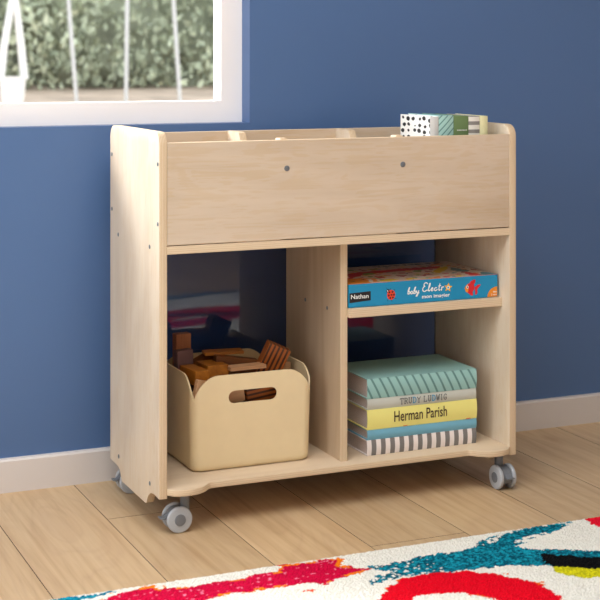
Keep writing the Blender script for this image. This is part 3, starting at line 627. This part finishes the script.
# books standing in the top bin
def dots_mat():
    t = NT('white_cover_black_spots'); v = t.coords((.01, .55, 1)); vo = t.add('ShaderNodeTexVoronoi', i_Scale=74.0); vo.inputs['Randomness'].default_value = .35; t.link(v, vo.inputs['Vector'])
    n = t.add('ShaderNodeTexNoise', i_Scale=160.0); t.link(v, n.inputs['Vector']); a = t.add('ShaderNodeMath', operation='MULTIPLY_ADD'); a.inputs[1].default_value = .22; t.link(n.outputs[0], a.inputs[0]); t.link(vo.outputs['Distance'], a.inputs[2])
    t.link(t.ramp(a.outputs[0], [(.43, lin((20,20,20))), (.46, lin((246,246,242)))]), t.b.inputs['Base Color']); t.rough(.45); return t.m
M['b_dots'] = dots_mat(); M['b_white'] = plain('pale_grey_white_cover', (214,216,216), .45, var=.02, bump=0)
M['b_teal2'] = stripes('teal_stripe_cover_upright', (166,206,202), (96,140,136), tuple(Vector((1, 0, -1.0)).normalized()), .0098, .25)
M['b_green'] = plain('olive_green_cover', (104,130,84), .5, var=.05, bump=0)
M['b_cream'] = plain('cream_cover', (226,222,176), .5, var=.03, bump=0)
M['b_hstripe'] = stripes('grey_level_stripe_cover', (232,228,220), (140,136,132), (0,0,1), .0175, .45, rough=.5)
tg = 'picture books standing in the top bin'; yb = .034; z0 = ZF0-.0008
book('white book with black spotted cover standing leftmost in the top bin', .6095, .6300, yb, .168, z0, .7968, M['b_dots'], 0, group=tg, spine=M['b_white'])
book('teal book with diagonal stripes standing in the top bin', .6305, .6660, yb, .172, z0, .7985, M['b_teal2'], 0, group=tg)
bg = book('olive green book standing right of the teal striped one', .6665, .7025, yb, .176, z0, .7965, M['b_green'], 0, group=tg)
book('white book with level grey stripes standing right of the green one', .7030, .7300, yb, .174, z0, .7960, M['b_hstripe'], 0, group=tg)
book('slim cream book at the right end of the top bin row', .7305, .7500, yb, .172, z0, .7955, M['b_cream'], 0, group=tg)
bm = bmesh.new()
for k in range(7): poly(bm, [(.674+k*.0035, .7655), (.6765+k*.0035, .7655), (.6765+k*.0035, .7675), (.674+k*.0035, .7675)], yb-.0024, 0)
under(mesh_obj('spine_mark', bm, M['wprint']), bg)

# ------------------------------------------------------------------ the rug
RZ = .012
MAG = [(-.198,-.305),(-.182,-.292),(-.148,-.28),(-.113,-.275),(-.096,-.279),(-.095,-.294),(-.044,-.302),(.016,-.299),(.061,-.305),(.078,-.292),(.124,-.298),(.136,-.268),(.178,-.272),(.253,-.274),(.249,-.296),(.235,-.311),(.266,-.339),(.276,-.356),(.228,-.365),(.191,-.379),(.178,-.395),(.148,-.368),(.1,-.369),(.021,-.362),(-.022,-.367),(-.036,-.376),(-.147,-.4),(-.211,-.329)]
BIT = [(.122,-.405),(.139,-.397),(.151,-.402),(.134,-.41)]
TEAL0 = [(-.28,-.269),(-.251,-.265),(-.216,-.271),(-.167,-.272),(-.176,-.279),(-.22,-.286),(-.244,-.29),(-.287,-.295),(-.318,-.282)]
TEAL = [(.281,-.336),(.344,-.34),(.392,-.326),(.456,-.331),(.504,-.322),(.538,-.294),(.59,-.279),(.679,-.266),(.761,-.268),(.712,-.3),(.641,-.326),(.582,-.35),(.613,-.382),(.712,-.431),(.79,-.477),(.744,-.538),(.662,-.502),(.583,-.468),(.544,-.45),(.492,-.428),(.457,-.429),(.42,-.424),(.372,-.408),(.332,-.408),(.282,-.413),(.246,-.423),(.238,-.409),(.272,-.387),(.309,-.376),(.272,-.354)]
HOLE = [[(.523,-.318),(.548,-.298),(.592,-.286),(.575,-.304),(.543,-.321)], [(.584,-.332),(.613,-.314),(.676,-.303),(.644,-.328),(.614,-.34)]]
BLACK = [(.608,-.41),(.626,-.429),(.66,-.456),(.684,-.472),(.747,-.505),(.715,-.548),(.659,-.506),(.623,-.485),(.599,-.469),(.585,-.452)]
LIME = [(.584,-.473),(.623,-.485),(.656,-.511),(.715,-.548),(.685,-.589),(.632,-.544),(.6,-.53),(.583,-.506)]
ARCH = [(.227,-.491),(.265,-.447),(.312,-.415),(.372,-.408),(.433,-.43),(.47,-.462),(.506,-.51),(.518,-.568),(.51,-.615),(.48,-.72),(.391,-.726),(.406,-.569),(.399,-.541),(.366,-.517),(.323,-.498),(.291,-.499),(.276,-.513),(.172,-.652),(.115,-.626)]
CORNER = [(.793,-.262),(.845,-.255),(.985,-.262),(.92,-.40),(.831,-.422),(.79,-.321),(.786,-.299)]
def band(cx, cy, r, w, x, y, a=1): return np.abs(np.hypot((x-cx)*a, y-cy)-r) < w
def rugcol(x, y):
    n = len(x); w1 = vnoise(x, y, .012, 1)-.5; w2 = vnoise(x, y, .012, 2)-.5; f1 = vnoise(x, y, .004, 3)-.5; f2 = vnoise(x, y, .004, 4)-.5
    xw = x+w1*.010+f1*.007; yw = y+w2*.008+f2*.006; grain = np.random.RandomState(2).rand(n)
    col = np.tile(L3((228,225,215)), (n, 1))*(.96+.06*grain[:, None])
    def put(mask, rgb, var=.25, rgb2=None, mixn=.004):
        c = L3(rgb)[None, :]*(1-var/2+var*grain[:, None])
        if rgb2 is not None:
            k = np.clip((vnoise(x, y, mixn, 9)-.35)*2.2, 0, 1)[:, None]; c = c*(1-k)+L3(rgb2)[None, :]*k
        col[mask] = c[mask]
    # parts of the pattern farther out into the room
    put(band(.95, -1.25, .34, .075, xw, yw, .8), (206,22,40), .2); put(band(-.3, -1.0, .3, .06, xw, yw, .7), (14,110,140), .3, (20,150,172)); put(band(1.35, -.75, .2, .05, xw, yw), (236,120,30), .2)
    put(np.abs(yw+1.62-.25*np.sin(xw*2.6)) < .06, (190,16,70), .2); put(np.abs(yw+1.84-.12*np.sin(xw*3.1+1)) < .035, (16,90,120), .2); put(band(.3, -1.3, .16, .05, xw, yw), (206,204,30), .2)
    put(np.abs(yw+1.38+.2*np.sin(xw*1.9+.6)) < .03, (24,24,28), .2); put(band(1.6, -1.5, .24, .06, xw, yw), (214,60,30), .2)
    # painted strokes seen at the edge nearest the cart
    m = inside(xw, yw, ARCH); e = edge_dist(x, y, ARCH); put(m, (216,2,30), .14); put(inside(x+w1*.034+f1*.016, y+w2*.030+f2*.016, ARCH) & ~m & (vnoise(x, y, .03, 11) > .45), (226,110,24), .2)
    m = inside(xw, yw, TEAL); e = edge_dist(x, y, TEAL); fray = (vnoise(x, y, .007, 6) > .72) & (e < .006)
    for hpoly in HOLE: m &= ~(inside(xw, yw, hpoly) & (vnoise(x, y, .006, 7) > .3))
    left = (x < .33) & (vnoise(x, y, .007, 8) > .62+(x-.24)*2.6); spk = (vnoise(x, y, .006, 12) > .80) & (x < .62)
    put(m & ~fray & ~(left & (e < .03)) & ~(spk & (x < .40)), (2,76,96), .7, (22,152,174))
    m = inside(xw, yw, TEAL0); put(m, (10,110,140), .4, (20,150,176))
    m = inside(xw, yw, MAG); put(inside(x+w1*.018+f1*.014, y+w2*.016+f2*.014, MAG) & ~m & (vnoise(x, y, .03, 13) > .35), (230,122,22), .2)
    put(m, (196,4,58), .22); put(m & (vnoise(x, y, .006, 14) > .86), (232,120,150), .1); put(m & (edge_dist(x, y, MAG) < .008) & (vnoise(x, y, .02, 15) > .6), (230,122,22), .2)
    put(inside(xw, yw, BIT), (214,70,20), .2); put(inside(xw, yw, CORNER), (222,16,44), .2)
    put(inside(xw, yw, LIME) | (edge_dist(xw, yw, LIME) < .005), (214,208,24), .35, (170,168,20)); put(inside(xw, yw, BLACK) | (edge_dist(xw, yw, BLACK) < .006), (10,10,12), .3)
    return np.clip(col, 0, 1)
def axis_pts(a, b, fa, fb, fine, coarse):
    out = list(np.arange(a, fa, coarse))+list(np.arange(fa, fb, fine))+list(np.arange(fb, b, coarse))+[b]; return np.unique(np.array(out))
M['rug'] = painted('woven_pile_rug', .95); M['rug'].node_tree.nodes['Principled BSDF'].inputs['Specular IOR Level'].default_value = .1
M['rug'].node_tree.nodes['Principled BSDF'].inputs['Sheen Weight'].default_value = 0
def rugz(X, Y):
    r = np.random.RandomState(5).rand(*X.shape); e = np.minimum(-.262-Y, np.minimum(X+.75, 1.95-X)); return RZ-.0016+.0022*r-.004*np.clip(1-e/.006, 0, 1)**2
ry = -axis_pts(.262, 1.98, .262, .70, .0026, .011)[::-1]
o = grid_mesh('rug', axis_pts(-.75, 1.95, -.40, 1.10, .0030, .012), ry, rugz, rugcol, M['rug'], thick=.0062)
tag(o, 'white pile rug with red, teal, magenta and black painted strokes on the oak floor', 'rug')
zmin = min(v.co.z for v in o.data.vertices); o.location.z = .0004-zmin

# ------------------------------------------------------------------ light, sky, camera
w = bpy.data.worlds.new('World'); bpy.context.scene.world = w; w.use_nodes = True; nt = w.node_tree
bgn = nt.nodes['Background']; bgn.inputs[0].default_value = (.90, .95, 1, 1); bgn.inputs[1].default_value = 2.1
def area(name, loc, target, sx, sy, power, col=(1,1,1)):
    d = bpy.data.lights.new(name, 'AREA'); d.shape = 'RECTANGLE'; d.size = sx; d.size_y = sy; d.energy = power; d.color = col
    o = bpy.data.objects.new(name, d); C.objects.link(o); o.location = loc; o.rotation_euler = (Vector(target)-Vector(loc)).to_track_quat('-Z', 'Y').to_euler(); return o
area('left_fill', (-2.62, -.75, 1.80), (.6, -.45, .75), 1.7, 1.3, 24, (.96, .985, 1))  # soft side fill added out of view, at the left wall opening
area('garden_daylight', (-1.3, 1.5, 2.3), (.1, -.1, .5), 1.6, 1.2, 420, (1, .99, .98))
area('overhead_fill', (-.4, -1.35, 2.55), (-.4, -1.35, 0), 1.7, 1.6, 52, (.95, .98, 1))  # soft fill added overhead, out of view, to light the room evenly
cam = bpy.data.cameras.new('Camera'); co = bpy.data.objects.new('Camera', cam); C.objects.link(co); bpy.context.scene.camera = co
co.location = (-.8898, -2.7086, .9309); co.rotation_euler = (PI/2, 0, math.radians(-23.6319)); cam.sensor_width = 36; cam.lens = 36*1476.142/600; cam.shift_y = -(300-52.889)/600
cam.clip_end = 100; cam.dof.use_dof = True; cam.dof.focus_distance = 3.05; cam.dof.aperture_fstop = 8.0
vs = bpy.context.scene.view_settings; vs.view_transform = 'Standard'; vs.look = 'None'; vs.gamma = 1; vs.exposure = -.10
try: vs.use_curve_mapping = False
except Exception: pass
